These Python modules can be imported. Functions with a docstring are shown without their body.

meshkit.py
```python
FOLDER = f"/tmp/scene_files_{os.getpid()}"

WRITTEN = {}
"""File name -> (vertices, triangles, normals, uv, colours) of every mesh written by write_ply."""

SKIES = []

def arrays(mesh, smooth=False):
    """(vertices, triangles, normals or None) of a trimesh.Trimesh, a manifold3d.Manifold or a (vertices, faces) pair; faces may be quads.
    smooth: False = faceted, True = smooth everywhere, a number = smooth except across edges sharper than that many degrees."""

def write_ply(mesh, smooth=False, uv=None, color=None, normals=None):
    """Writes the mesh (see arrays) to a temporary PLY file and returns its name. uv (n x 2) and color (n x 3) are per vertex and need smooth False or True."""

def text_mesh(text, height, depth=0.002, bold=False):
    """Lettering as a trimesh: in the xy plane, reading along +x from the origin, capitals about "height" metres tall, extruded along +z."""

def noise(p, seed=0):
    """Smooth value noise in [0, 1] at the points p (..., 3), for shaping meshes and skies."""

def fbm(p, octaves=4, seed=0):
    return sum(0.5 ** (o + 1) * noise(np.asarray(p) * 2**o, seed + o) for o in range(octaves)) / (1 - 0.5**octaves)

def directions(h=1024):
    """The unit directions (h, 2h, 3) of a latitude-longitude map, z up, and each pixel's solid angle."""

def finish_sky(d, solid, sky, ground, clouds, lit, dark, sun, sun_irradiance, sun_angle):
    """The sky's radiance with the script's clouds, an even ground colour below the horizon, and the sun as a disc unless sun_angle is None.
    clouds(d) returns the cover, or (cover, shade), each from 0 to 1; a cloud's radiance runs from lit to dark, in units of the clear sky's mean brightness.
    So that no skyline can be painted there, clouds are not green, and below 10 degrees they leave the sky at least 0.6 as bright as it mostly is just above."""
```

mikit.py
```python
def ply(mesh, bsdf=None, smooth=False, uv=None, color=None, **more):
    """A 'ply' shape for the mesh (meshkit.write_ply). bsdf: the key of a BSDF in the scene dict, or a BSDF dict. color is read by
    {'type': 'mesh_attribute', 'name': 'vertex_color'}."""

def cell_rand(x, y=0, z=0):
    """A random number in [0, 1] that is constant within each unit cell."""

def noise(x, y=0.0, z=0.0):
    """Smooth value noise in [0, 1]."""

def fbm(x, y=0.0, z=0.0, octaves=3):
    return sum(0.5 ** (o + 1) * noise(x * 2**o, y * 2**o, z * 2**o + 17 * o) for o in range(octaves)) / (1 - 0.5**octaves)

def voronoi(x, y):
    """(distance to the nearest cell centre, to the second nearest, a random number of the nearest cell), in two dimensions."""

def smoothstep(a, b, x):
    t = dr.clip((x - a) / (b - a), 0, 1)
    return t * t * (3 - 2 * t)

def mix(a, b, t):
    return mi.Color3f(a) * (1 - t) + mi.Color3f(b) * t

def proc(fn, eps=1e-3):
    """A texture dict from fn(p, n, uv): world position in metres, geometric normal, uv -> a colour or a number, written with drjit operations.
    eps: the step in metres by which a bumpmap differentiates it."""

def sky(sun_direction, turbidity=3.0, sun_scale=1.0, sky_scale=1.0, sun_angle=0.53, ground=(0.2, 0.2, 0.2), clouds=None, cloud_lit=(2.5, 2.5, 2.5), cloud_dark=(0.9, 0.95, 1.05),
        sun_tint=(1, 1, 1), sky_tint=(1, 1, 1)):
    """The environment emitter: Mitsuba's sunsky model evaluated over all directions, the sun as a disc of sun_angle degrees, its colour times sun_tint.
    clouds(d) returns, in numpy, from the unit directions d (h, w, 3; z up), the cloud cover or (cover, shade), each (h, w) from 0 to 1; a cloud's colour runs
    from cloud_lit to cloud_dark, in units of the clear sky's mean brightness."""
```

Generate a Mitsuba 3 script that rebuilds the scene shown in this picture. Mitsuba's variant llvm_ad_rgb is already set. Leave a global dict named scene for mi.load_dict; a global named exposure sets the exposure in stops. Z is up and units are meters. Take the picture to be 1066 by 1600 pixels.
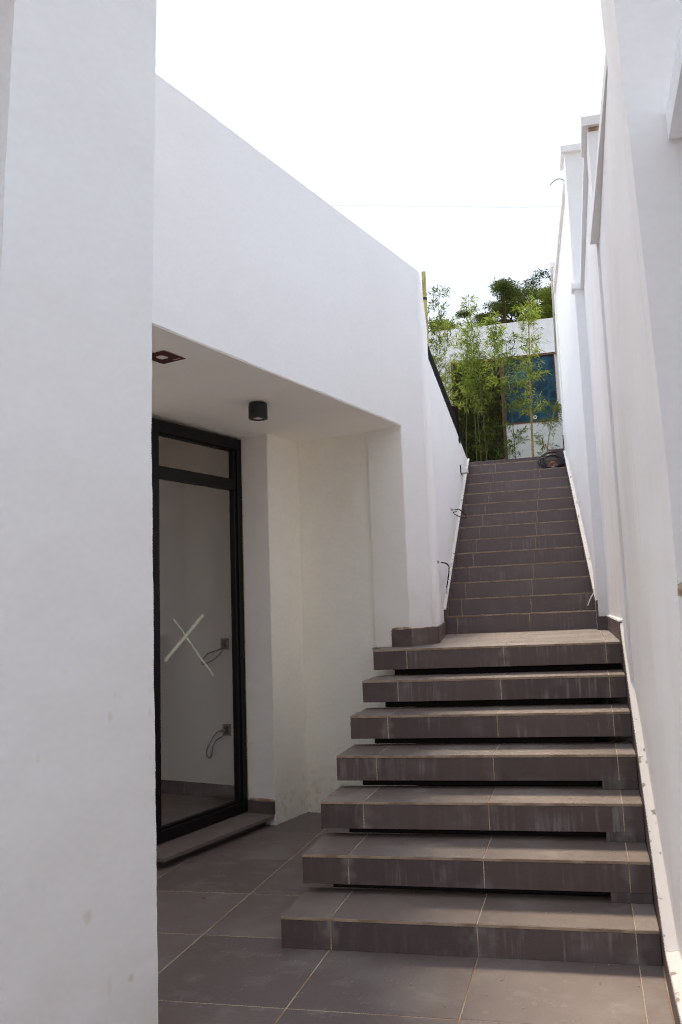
import math, random
import numpy as np, trimesh, drjit as dr, mitsuba as mi, mikit
import shapely.geometry as sg
from mikit import noise, fbm, voronoi, smoothstep, mix, proc
from meshkit import noise as mnoise, fbm as mfbm

random.seed(7)
rng = np.random.default_rng(7)
T4 = mi.ScalarTransform4f
scene, labels = {}, {}

# ------------------------------------------------------------------ camera, sky, exposure
CAM = np.array([1.105, -3.353, 1.353])
FWD = np.array([-0.21434, 0.96861, 0.12635])
UP = np.array([0.07046, -0.11376, 0.99101])
scene['camera'] = {
    'type': 'perspective', 'fov': math.degrees(2 * math.atan(533 / 1278.1)), 'fov_axis': 'x',
    'principal_point_offset_x': -(623.93 - 533) / 1066, 'principal_point_offset_y': -(790.8 - 800) / 1600,
    'near_clip': 0.05, 'far_clip': 2000.0,
    'to_world': T4().look_at(origin=CAM.tolist(), target=(CAM + FWD).tolist(), up=UP.tolist()),
}
scene['daylight'] = mikit.sky((-0.13, 0.62, 0.76), turbidity=4, sun_scale=0.46, sun_angle=10, sun_tint=(1.0, 0.97, 0.95), clouds=lambda d: (1.0, 1.0 - np.clip(d[..., 2], 0, 1)),
                              cloud_lit=(2.55, 2.82, 3.30), cloud_dark=(1.58, 1.69, 1.82), ground=(0.25, 0.23, 0.21))
exposure = 2.26

# ------------------------------------------------------------------ materials
def mat(key, d):
    scene[key] = d
    return key

def princ(c, rough=0.6, spec=0.5, **k):
    c = {'type': 'rgb', 'value': list(c)} if not isinstance(c, dict) else c
    r = rough
    return {'type': 'principled', 'base_color': c, 'roughness': r, 'specular': spec, **k}

def two(b):
    return {'type': 'twosided', 'bsdf': b}

def bump(b, fn, scale=1.0, eps=1e-3):
    return {'type': 'bumpmap', 'arbitrary': proc(fn, eps), 'scale': scale, 'bsdf': b}

def V(x):
    return mi.Float(x)

def plaster_bump(p, n, uv):
    return 0.0012 * fbm(p.x * 110, p.y * 110, p.z * 110, 2) + 0.006 * fbm(p.x * 3, p.y * 3, p.z * 2.2, 2)

def rough_bump(p, n, uv):
    patch = smoothstep(0.46, 0.64, fbm(p.x * 8 + 3, p.y * 8, p.z * 1.3, 3)) * smoothstep(1.7, 2.5, p.z)
    return (0.0011 + 0.0013 * patch) * fbm(p.x * 150, p.y * 150, p.z * 150, 2) + 0.003 * fbm(p.x * 4, p.y * 4, p.z * 4, 2)

def walk_height(p):
    """Height of the floor, the stairs and the landing beside a wall point."""
    return dr.clip(0.124 + 0.595 * p.y, 0.0, 1.1145) + dr.clip((p.y - 4.0) * 0.619, 0.0, 2.1)

def plaster_col(base, dirt, amt, streak=0.0, splash=0.0, spots=0.0):
    def fn(p, n, uv):
        a = fbm(p.x * 2.3, p.y * 2.3, p.z * 1.7, 4)
        b = fbm(p.x * 0.7 + 5, p.y * 0.7, p.z * 0.9, 3)
        c = mix(base, dirt, amt * smoothstep(0.4, 0.8, a) + 0.4 * amt * smoothstep(0.5, 0.7, b))
        if streak:
            s = smoothstep(0.52, 0.85, fbm(p.x * 19, p.y * 19, p.z * 0.55, 4)) * smoothstep(0.3, 0.7, fbm(p.x * 2, p.y * 2, p.z * 1.1, 3))
            c = mix(c, dirt, streak * s)
        if splash:
            hgt = p.z - walk_height(p)
            lo = smoothstep(0.55, 0.05, hgt + 0.5 * (fbm(p.x * 6, p.y * 6, p.z * 5, 3) - 0.5))
            c = mix(c, (0.52, 0.43, 0.34), splash * lo * (0.35 + 0.5 * smoothstep(0.40, 0.75, fbm(p.x * 9, p.y * 9, p.z * 16, 4))))
        if spots:
            sp = smoothstep(0.70, 0.80, fbm(p.x * 13, p.y * 13, p.z * 9, 3)) * smoothstep(1.9, 0.4, p.z)
            c = mix(c, (0.55, 0.46, 0.36), spots * sp)
        fine = noise(p.x * 60, p.y * 60, p.z * 60)
        return c * (0.98 + 0.04 * fine)
    return fn

def cream_col(p, n, uv):
    a = fbm(p.x * 2.0, p.y * 2.0, p.z * 0.8, 4)
    c = mix((0.92, 0.885, 0.80), (0.87, 0.81, 0.70), smoothstep(0.42, 0.75, a))
    low = smoothstep(0.42, 0.02, p.z + 0.35 * (fbm(p.x * 9, p.y * 9, p.z * 7, 3) - 0.5))
    spl = smoothstep(0.52, 0.68, fbm(p.x * 34, p.y * 34, p.z * 26, 3))
    c = mix(c, (0.42, 0.31, 0.22), low * (0.10 + 0.22 * spl))
    return c * (0.97 + 0.06 * noise(p.x * 50, p.y * 50, p.z * 50))

mat('plaster_white', bump(princ(proc(plaster_col((0.85, 0.85, 0.865), (0.80, 0.795, 0.79), 0.4, splash=0.3, streak=0.25)), 0.75, 0.25), plaster_bump))
mat('plaster_pillar', bump(princ(proc(plaster_col((0.80, 0.795, 0.795), (0.75, 0.735, 0.71), 0.35, splash=0.35, spots=0.6)), 0.75, 0.25), rough_bump))
mat('plaster_streaked', bump(princ(proc(plaster_col((0.81, 0.795, 0.79), (0.69, 0.655, 0.63), 0.40, 0.45, splash=0.22)), 0.75, 0.25), plaster_bump))
mat('plaster_grey', bump(princ(proc(plaster_col((0.88, 0.85, 0.80), (0.82, 0.78, 0.72), 0.5, splash=0.15)), 0.8, 0.2), plaster_bump))
mat('plaster_cream', bump(princ(proc(cream_col), 0.8, 0.2), plaster_bump))
mat('room_paint', princ((0.72, 0.67, 0.61), 0.8, 0.2))
mat('cement_band', princ(proc(lambda p, n, uv: mix((0.74, 0.71, 0.68), (0.34, 0.30, 0.26), smoothstep(0.66, 0.76, fbm(p.x * 34, p.y * 26, p.z * 26, 3)))), 0.85, 0.2))
mat('mortar', princ(proc(lambda p, n, uv: mix((0.50, 0.42, 0.33), (0.30, 0.18, 0.11), smoothstep(0.4, 0.7, fbm(p.x * 30, p.y * 30, p.z * 30, 3)))), 0.9, 0.2))

def top_col(base, k, dust=1.0):
    def fn(p, n, uv):
        a = fbm(p.x * 2.6 + 7 * k, p.y * 2.6, p.z * 3.0, 4)
        b = fbm(p.x * 9 + 3 * k, p.y * 14, p.z * 5, 4)
        g = noise(p.x * 240, p.y * 240, p.z * 90)
        c = mix(base, (0.27, 0.24, 0.218), dust * (0.50 * smoothstep(0.42, 0.78, a) + 0.30 * smoothstep(0.55, 0.8, b)) + 0.16 * smoothstep(0.72, 0.82, fbm(p.x * 31 + k, p.y * 31, p.z * 20, 3)))
        return c * (0.93 + 0.14 * g)
    return fn

def face_col(base, k):
    def fn(p, n, uv):
        h = p.x + 0.37 * p.y
        s = smoothstep(0.45, 0.85, fbm(h * 58 + 5 * k, p.z * 5.0 + 3 * dr.floor(p.y * 3.6), k * 1.0, 3))
        m = smoothstep(0.48, 0.80, fbm(h * 4.4, p.z * 9.0 + 9 * k, p.y * 2.0, 3))
        hz = smoothstep(0.5, 0.8, fbm(h * 9, p.z * 14 + 9 * k, p.y * 2.0, 3))
        jx = p.x / 0.6
        jd = dr.abs(jx - dr.floor(jx + 0.5)) * 0.6
        jn = smoothstep(0.055, 0.0, jd + 0.05 * (noise(p.x * 40, p.y * 9, p.z * 30) - 0.3)) * smoothstep(0.3, 0.7, fbm(p.x * 3, p.y * 3.3, p.z * 8, 2)) * dr.select(p.y < 1.9, 1.0, 0.35)
        g = noise(p.x * 200, p.y * 200, p.z * 200)
        c = mix(base, (0.25, 0.225, 0.215), s * (0.07 + 0.62 * m) + 0.14 * hz + 0.5 * jn)
        return c * (0.92 + 0.16 * g)
    return fn

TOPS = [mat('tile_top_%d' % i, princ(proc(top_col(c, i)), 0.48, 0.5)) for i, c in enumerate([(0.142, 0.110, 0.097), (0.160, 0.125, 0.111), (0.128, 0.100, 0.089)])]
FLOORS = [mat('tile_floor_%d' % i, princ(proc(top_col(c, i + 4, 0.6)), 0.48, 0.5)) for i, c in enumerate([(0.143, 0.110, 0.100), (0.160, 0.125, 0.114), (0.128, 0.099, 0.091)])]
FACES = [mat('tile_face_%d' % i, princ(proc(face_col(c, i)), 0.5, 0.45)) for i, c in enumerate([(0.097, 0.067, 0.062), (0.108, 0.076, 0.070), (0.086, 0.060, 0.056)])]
FACES_UP = [mat('tile_face_up_%d' % i, princ(proc(face_col(c, i + 5)), 0.5, 0.45)) for i, c in enumerate([(0.136, 0.100, 0.097), (0.150, 0.112, 0.108)])]  # lighter copy for upper risers: more sky light and dust put into colour
mat('tile_edge', princ(proc(lambda p, n, uv: mix((0.36, 0.275, 0.195), (0.23, 0.16, 0.115), smoothstep(0.4, 0.7, fbm(p.x * 14, p.y * 14, p.z * 14, 3)))), 0.75, 0.3))
mat('grout', princ(proc(lambda p, n, uv: mix((0.46, 0.385, 0.27), (0.34, 0.22, 0.13), smoothstep(0.45, 0.7, fbm(p.x * 7, p.y * 7, p.z * 7, 3)))), 0.9, 0.2))
mat('near_black', princ((0.022, 0.018, 0.017), 0.9, 0.1))  # near-black: shade in the gaps under the steps put into the colour
mat('black_alu', princ((0.008, 0.007, 0.008), 0.42, 0.25))
mat('black_paint', princ((0.014, 0.013, 0.014), 0.45, 0.4))
mat('glass', {'type': 'thindielectric', 'int_ior': 1.5})
mat('tape', two(princ((0.62, 0.65, 0.54), 0.6, 0.3)))
mat('sealant', princ((0.52, 0.47, 0.20), 0.8, 0.2))
mat('lamp_glass', princ((0.75, 0.75, 0.72), 0.3, 0.5))
mat('hole_brown', princ((0.09, 0.03, 0.028), 0.8, 0.2))
mat('white_plastic', princ((0.80, 0.80, 0.78), 0.4, 0.5))
mat('cable_black', princ((0.02, 0.017, 0.02), 0.5, 0.4))
mat('cable_grey', princ((0.30, 0.29, 0.28), 0.6, 0.3))
mat('cable_pale', princ((0.55, 0.55, 0.55), 0.6, 0.3))
mat('cable_white', princ((0.72, 0.68, 0.62), 0.6, 0.3))
mat('wire_brown', princ((0.16, 0.10, 0.09), 0.6, 0.3))
mat('hose', princ((0.022, 0.017, 0.024), 0.42, 0.5))
mat('orange', princ((0.38, 0.11, 0.035), 0.5, 0.4))
mat('railing_steel', princ((0.010, 0.006, 0.008), 0.7, 0.05))
mat('rust_wood', princ(proc(lambda p, n, uv: mix((0.20, 0.10, 0.06), (0.10, 0.05, 0.035), fbm(p.x * 6, p.y * 6, p.z * 18, 3))), 0.8, 0.2))
mat('bamboo_pole', princ(proc(lambda p, n, uv: mix((0.40, 0.36, 0.13), (0.24, 0.20, 0.07), smoothstep(0.4, 0.7, fbm(p.x * 20, p.y * 20, p.z * 4, 3)))), 0.6, 0.3))
mat('culm_gold', princ(proc(lambda p, n, uv: mix((0.36, 0.23, 0.07), (0.20, 0.19, 0.06), smoothstep(0.35, 0.7, fbm(p.x * 20, p.y * 20, p.z * 3, 3)))), 0.5, 0.4))
mat('culm_green', princ((0.075, 0.085, 0.03), 0.5, 0.4))

def leafmat(key, c, k, trans=0.7):
    def fn(p, n, uv):
        b = fbm(p.x * 1.6 + k, p.y * 1.6, p.z * 1.6, 2)
        return mix(c[0], c[1], dr.clip(2.2 * (b - 0.28), 0, 1))
    return mat(key, {'type': 'principledthin', 'base_color': proc(fn), 'roughness': 0.5, 'diff_trans': trans, 'eta': 1.4})

leafmat('leaf_lime', ((0.42, 0.49, 0.10), (0.28, 0.36, 0.065)), 1, 1.0)
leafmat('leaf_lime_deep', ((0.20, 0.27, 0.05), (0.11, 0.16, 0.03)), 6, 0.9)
leafmat('leaf_mid', ((0.22, 0.27, 0.06), (0.12, 0.16, 0.03)), 2, 0.9)
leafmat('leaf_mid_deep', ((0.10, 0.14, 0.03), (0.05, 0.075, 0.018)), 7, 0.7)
leafmat('leaf_dark', ((0.085, 0.125, 0.04), (0.04, 0.065, 0.02)), 3, 0.6)
leafmat('leaf_hedge', ((0.15, 0.17, 0.04), (0.08, 0.10, 0.025)), 4, 0.6)
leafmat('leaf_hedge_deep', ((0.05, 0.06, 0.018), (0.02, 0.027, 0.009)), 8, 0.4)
leafmat('leaf_acacia', ((0.15, 0.19, 0.06), (0.08, 0.11, 0.035)), 5, 0.8)
mat('bark', princ((0.09, 0.065, 0.045), 0.9, 0.1))

def film_col(p, n, uv):
    a = fbm(p.x * 3.2, p.z * 4.2, 1.0, 3)
    f1, f2, r = voronoi(p.x * 5.5 + 0.9 * a, p.z * 5.5)
    e = smoothstep(0.55, 0.0, f2 - f1) * smoothstep(0.35, 0.65, noise(p.x * 9, p.z * 7, 2.0))
    c = mix((0.006, 0.034, 0.066), (0.014, 0.082, 0.138), smoothstep(0.3, 0.7, a))
    return mix(c, (0.03, 0.12, 0.18), 0.55 * e)
mat('blue_film', princ(proc(film_col), 0.42, 0.25))
mat('grit_stone', princ((0.30, 0.26, 0.22), 0.9, 0.2))
mat('dry_leaf', two(princ((0.36, 0.15, 0.05), 0.7, 0.2)))
mat('soil', princ(proc(lambda p, n, uv: mix((0.16, 0.10, 0.06), (0.07, 0.06, 0.035), fbm(p.x * 3, p.y * 3, p.z * 3, 4))), 0.95, 0.1))
mat('grass_ground', princ(proc(lambda p, n, uv: mix((0.10, 0.13, 0.04), (0.15, 0.12, 0.07), fbm(p.x * 0.4, p.y * 0.4, p.z, 4))), 0.95, 0.1))

# ------------------------------------------------------------------ helpers
def numbered(key):
    if key not in scene and key not in labels:
        return key
    i = 1
    while '%s_%03d' % (key, i) in scene or '%s_%03d' % (key, i) in labels:
        i += 1
    return '%s_%03d' % (key, i)

def thing(name, label, cat=None, group=None, kind=None):
    k = numbered(name)
    labels[k] = {'label': label}
    if cat: labels[k]['category'] = cat
    if group: labels[k]['group'] = group
    if kind: labels[k]['kind'] = kind
    return k

def part(parent, name, mesh, m, smooth=False, label=None, kind=None):
    k = numbered(parent + '__' + name)
    scene[k] = mikit.ply(mesh, m, smooth)
    if label or kind:
        labels[k] = {}
        if label: labels[k]['label'] = label
        if kind: labels[k]['kind'] = kind
    return k

def solo(name, mesh, m, label, cat=None, group=None, kind=None, smooth=False):
    k = thing(name, label, cat, group, kind)
    scene[k] = mikit.ply(mesh, m, smooth)
    return k

def box(x0, x1, y0, y1, z0, z1, ch=0.0):
    if ch:
        c = min(ch, 0.49 * min(x1 - x0, y1 - y0, z1 - z0))
        pts = []
        for x, sx in ((x0, 1), (x1, -1)):
            for y, sy in ((y0, 1), (y1, -1)):
                for z, sz in ((z0, 1), (z1, -1)):
                    pts += [(x + sx * c, y + sy * c, z), (x + sx * c, y, z + sz * c), (x, y + sy * c, z + sz * c)]
        return trimesh.convex.convex_hull(np.array(pts))
    b = trimesh.creation.box((x1 - x0, y1 - y0, z1 - z0))
    b.apply_translation(((x0 + x1) / 2, (y0 + y1) / 2, (z0 + z1) / 2))
    return b

def hull(pts):
    return trimesh.convex.convex_hull(np.array(pts, float))

def join(ms):
    return trimesh.util.concatenate(ms)

# facade frame: a along the house front (away from the camera), g out of it, z up
A0 = np.array([-.032, 1.971]); PH = math.radians(15.5)
Fv = np.array([math.sin(PH), math.cos(PH)]); Gv = np.array([math.cos(PH), -math.sin(PH)])
FGM = np.eye(4); FGM[:2, 0] = Fv; FGM[:2, 1] = -Gv; FGM[:2, 3] = A0       # local (a, -g, z), right-handed
def fg(mesh):
    mesh.apply_transform(FGM @ np.diag([1, -1, 1, 1.0]))
    if mesh.volume < 0:
        mesh.invert()
    return mesh
def fgbox(a0, a1, g0, g1, z0, z1, ch=0.0):
    return fg(box(a0, a1, g0, g1, z0, z1, ch))
def fgp(a, g, z):
    q = A0 + Fv * a + Gv * g
    return np.array([q[0], q[1], z])

def prism(poly, z0, z1):
    m = trimesh.creation.extrude_polygon(sg.Polygon(poly), z1 - z0, engine='earcut')
    m.apply_translation((0, 0, z0))
    return m

def slab_quad(p0, p1, off, zb0, zb1, zt0, zt1):
    """A wall from plan point p0 to p1, thickness vector off, with its own bottom and top heights at each end."""
    p0, p1, off = np.array(p0, float), np.array(p1, float), np.array(off, float)
    pts = []
    for p, zb, zt in ((p0, zb0, zt0), (p1, zb1, zt1)):
        for q in (p, p + off):
            pts += [(q[0], q[1], zb), (q[0], q[1], zt)]
    return hull(pts)

def tube(pts, r, n=8, closed=False, r1=None):
    pts = np.array(pts, float)
    m = len(pts)
    if closed:
        tan = np.roll(pts, -1, 0) - np.roll(pts, 1, 0)
    else:
        tan = np.gradient(pts, axis=0)
    tan /= np.linalg.norm(tan, axis=1, keepdims=True) + 1e-12
    ref = np.array([0.31, 0.17, 0.93]) if abs(tan[:, 2]).mean() < 0.7 else np.array([0.9, 0.3, 0.1])
    v = []
    for i in range(m):
        u = np.cross(tan[i], ref); u /= np.linalg.norm(u) + 1e-12
        w = np.cross(tan[i], u)
        rr = r if r1 is None else r + (r1 - r) * i / (m - 1)
        for k in range(n):
            t = 2 * math.pi * k / n
            v.append(pts[i] + rr * (math.cos(t) * u + math.sin(t) * w))
    f = []
    for i in range(m if closed else m - 1):
        j = (i + 1) % m
        for k in range(n):
            l = (k + 1) % n
            f += [(i * n + k, i * n + l, j * n + l), (i * n + k, j * n + l, j * n + k)]
    if not closed:
        v += [pts[0], pts[-1]]
        for k in range(n):
            l = (k + 1) % n
            f += [(m * n, l, k), (m * n + 1, (m - 1) * n + k, (m - 1) * n + l)]
    t = trimesh.Trimesh(np.array(v), np.array(f), process=False)
    if not closed and t.volume < 0: t.invert()
    return t

def curve(pts, n=24):
    pts = np.array(pts, float)
    from scipy.interpolate import CubicSpline
    s = np.r_[0, np.cumsum(np.linalg.norm(np.diff(pts, axis=0), axis=1))]
    return CubicSpline(s, pts)(np.linspace(0, s[-1], n))

def leaves(cent, dirs, ln, wd, droop=0.3, r=rng):
    """Blade leaves: a folded lozenge of four triangles each."""
    n = len(cent)
    d = dirs / (np.linalg.norm(dirs, axis=1, keepdims=True) + 1e-9)
    up = np.tile([0, 0, 1.0], (n, 1)) + 0.5 * r.normal(size=(n, 3))
    s = np.cross(d, up); s /= np.linalg.norm(s, axis=1, keepdims=True) + 1e-9
    nn = np.cross(s, d)
    L = (ln * r.uniform(.6, 1.25, n))[:, None]; Wd = (wd * r.uniform(.7, 1.2, n))[:, None]
    base = cent; mid = cent + d * L * .42; tip = cent + d * L - np.array([0, 0, 1.0]) * L * droop * .5
    l = mid + s * Wd / 2 + nn * Wd * .2; rr = mid - s * Wd / 2 + nn * Wd * .2
    v = np.stack([base, l, tip, rr, mid], 1).reshape(-1, 3)
    i = np.arange(n)[:, None] * 5
    f = np.concatenate([i + [0, 4, 1], i + [1, 4, 2], i + [2, 4, 3], i + [3, 4, 0]], 1).reshape(-1, 3)
    return v, f

def wavy(mesh, size=0.09, amp=0.004, seed=0, freq=3.0):
    if isinstance(mesh, tuple):
        v, f = np.asarray(mesh[0], float), np.asarray(mesh[1], int)
        if f.shape[1] == 4: f = np.vstack([f[:, [0, 1, 2]], f[:, [0, 2, 3]]])
        mesh = trimesh.Trimesh(v, f, process=False)
    v, f = trimesh.remesh.subdivide_to_size(mesh.vertices, mesh.faces, size, max_iter=14)
    m2 = trimesh.Trimesh(v, f); m2.merge_vertices()
    v = np.array(m2.vertices)
    d = np.stack([mfbm(v * freq + 13.7 * k + seed, 3, k) - 0.5 for k in range(3)], 1) + 0.45 * np.stack([mfbm(v * freq * 7 + 3.1 * k, 2, k + 5) - 0.5 for k in range(3)], 1)
    m2.vertices = v + d * amp * 2
    return m2

# ------------------------------------------------------------------ setting: ground
S_T, S_H, S_D = 0.124, 0.1651, 0.2774          # first face, rise, going of the lower flight
XL, XR = -0.213, 1.286
ZL, YL = S_T + 6 * S_H, 6 * S_D                # landing
U_D, U_H, Y_U = 0.2628, 0.16265, 4.2205        # upper flight
Z_TOP = ZL + 13 * U_H

gpts, gf = [], []
gx = np.r_[-400, -120, -40, -12, -4, 0, 4, 12, 40, 120, 400]; gy = np.r_[-400, -120, -40, -15, -6, 0, 7.8, 9, 12, 20, 60, 400]
for y in gy:
    for x in gx:
        gpts.append((x, y, -0.06 if y < 10 else -0.06))
nx = len(gx)
for j in range(len(gy) - 1):
    for i in range(nx - 1):
        gf.append((j * nx + i, j * nx + i + 1, (j + 1) * nx + i + 1, (j + 1) * nx + i))
solo('ground', (np.array(gpts), np.array(gf)), 'soil', 'bare earth ground around the courtyard', kind='structure')

def terrain():
    xs = np.r_[-300, -100, -40, -16, -8, -4, -2, -1, 0, 1, 2, 4, 8, 16, 40, 100, 300]
    prof = [(7.75, 3.27), (8.5, 3.30), (10, 3.5), (11.8, 3.8), (16, 4.2), (22, 4.8), (40, 6), (120, 9), (400, 14)]
    v = []; f = []
    for y, z in [(7.75, -1.0)] + prof:
        for x in xs: v.append((x, y, z + (0.04 * mnoise(np.array([x, y, 0])) if y > 8 else 0)))
    n = len(xs)
    for j in range(len(prof)):
        for i in range(n - 1):
            f.append((j * n + i, j * n + i + 1, (j + 1) * n + i + 1, (j + 1) * n + i))
    return np.array(v), np.array(f)
solo('terrain', terrain(), 'grass_ground', 'raised garden ground at the top of the stairs', kind='structure')

# courtyard floor: grout bed with single tiles
flo = thing('floor', 'dark grey tiled courtyard floor with pale grout lines', kind='structure')
part(flo, 'bed', box(-4.2, 1.45, -6.0, 2.6, -0.05, -0.0015), 'grout')
fx = [-4.2, -3.61, -3.01, -2.41, -1.81, -1.21, -0.612, -0.010, 0.598, 1.203, 1.287]
fy = [-6.0, -5.4, -4.8, -4.2, -3.6, -3.05, -2.45, -1.86, -1.27, -0.68 + 0.0, -0.49 + 0.0, 0.097, 0.61, 1.155, 1.72, 2.3]
fy = [-6.0, -5.55, -4.96, -4.37, -3.78, -3.19, -2.6, -2.01, -1.66, -1.075, -0.49, 0.097, 0.61, 1.155, 1.72, 2.3]
GW = 0.0022
for i in range(len(fx) - 1):
    for j in range(len(fy) - 1):
        if fy[j] < -3.8 and fx[i] < -1.8: continue
        dz = random.uniform(-0.0006, 0.0006)
        part(flo, 'tile', box(fx[i] + GW, fx[i + 1] - GW, fy[j] + GW, fy[j + 1] - GW, -0.012, dz, 0.0012), random.choice(FLOORS))

# ------------------------------------------------------------------ lower flight: floating steps and the landing
fl = thing('floating_staircase', 'lower flight of thick dark tiled floating steps up to the landing', 'staircase')
JX = [XL, 0.0, 0.6, 1.2, XR]
JG = 0.0021
def tiled_step(parent, name, y0, y1, ztop, thick, jx=JX, left_face=True):
    st = part(parent, name, box(jx[0] + .0012, jx[-1] - 0.001, y0 + 0.0012, y1 - .002, ztop - thick + .001, ztop - 0.0016), 'grout')
    for i in range(len(jx) - 1):
        a = jx[i] + (0 if i == 0 else JG); b = jx[i + 1] - (0 if i == len(jx) - 2 else JG)
        part(st, 'tread_tile', box(a, b, y0 + 0.0005, y1, ztop - 0.011, ztop + random.uniform(0, .0005), 0.001), random.choice(TOPS))
        part(st, 'nosing_edge', box(a, b, y0 - 0.0022, y0 + 0.0002, ztop - 0.0115, ztop - 0.0008), 'tile_edge')
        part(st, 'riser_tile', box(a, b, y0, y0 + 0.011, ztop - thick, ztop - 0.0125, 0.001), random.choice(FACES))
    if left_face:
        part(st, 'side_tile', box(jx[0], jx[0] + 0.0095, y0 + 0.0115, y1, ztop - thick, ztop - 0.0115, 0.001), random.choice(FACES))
    return st
for k in range(1, 7):
    z = S_T + (k - 1) * S_H; y = (k - 1) * S_D
    tiled_step(fl, 'step', y, y + S_D + 0.075, z, S_T)
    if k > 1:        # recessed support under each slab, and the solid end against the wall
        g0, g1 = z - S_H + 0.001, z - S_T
        part(fl, 'support', box(-0.10, 1.10, y + 0.085, y + 0.30, g0, g1 - .0005), 'near_black')
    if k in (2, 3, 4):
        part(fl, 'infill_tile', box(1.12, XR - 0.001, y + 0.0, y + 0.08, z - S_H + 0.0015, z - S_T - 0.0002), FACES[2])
part(fl, 'support', box(-0.10, 1.284, YL + 0.085, YL + 0.3, ZL - S_H + 0.001, ZL - S_T - .0005), 'near_black')
# landing
JXL = [XL, 0.0, 0.6, 1.2, XR]
land = tiled_step(fl, 'landing', YL, YL + 0.30, ZL, S_T)
lj = [YL + 0.302, YL + 0.90, YL + 1.50, YL + 2.10, Y_U]
part(fl, 'landing_bed', prism([(XL, YL + .301), (XR, YL + .301), (1.30, 4.3), (-0.30, 4.3)], ZL - S_T, ZL - 0.0015), 'grout')
lxs = [-0.30, 0.0, 0.6, 1.2, 1.30]
for i in range(4):
    for j in range(4):
        part(fl, 'landing_tile', box(lxs[i] + JG, lxs[i + 1] - JG, lj[j] + JG, lj[j + 1] - JG, ZL - 0.011, ZL + random.uniform(-.0004, .0004), 0.001), random.choice(TOPS))

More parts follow.
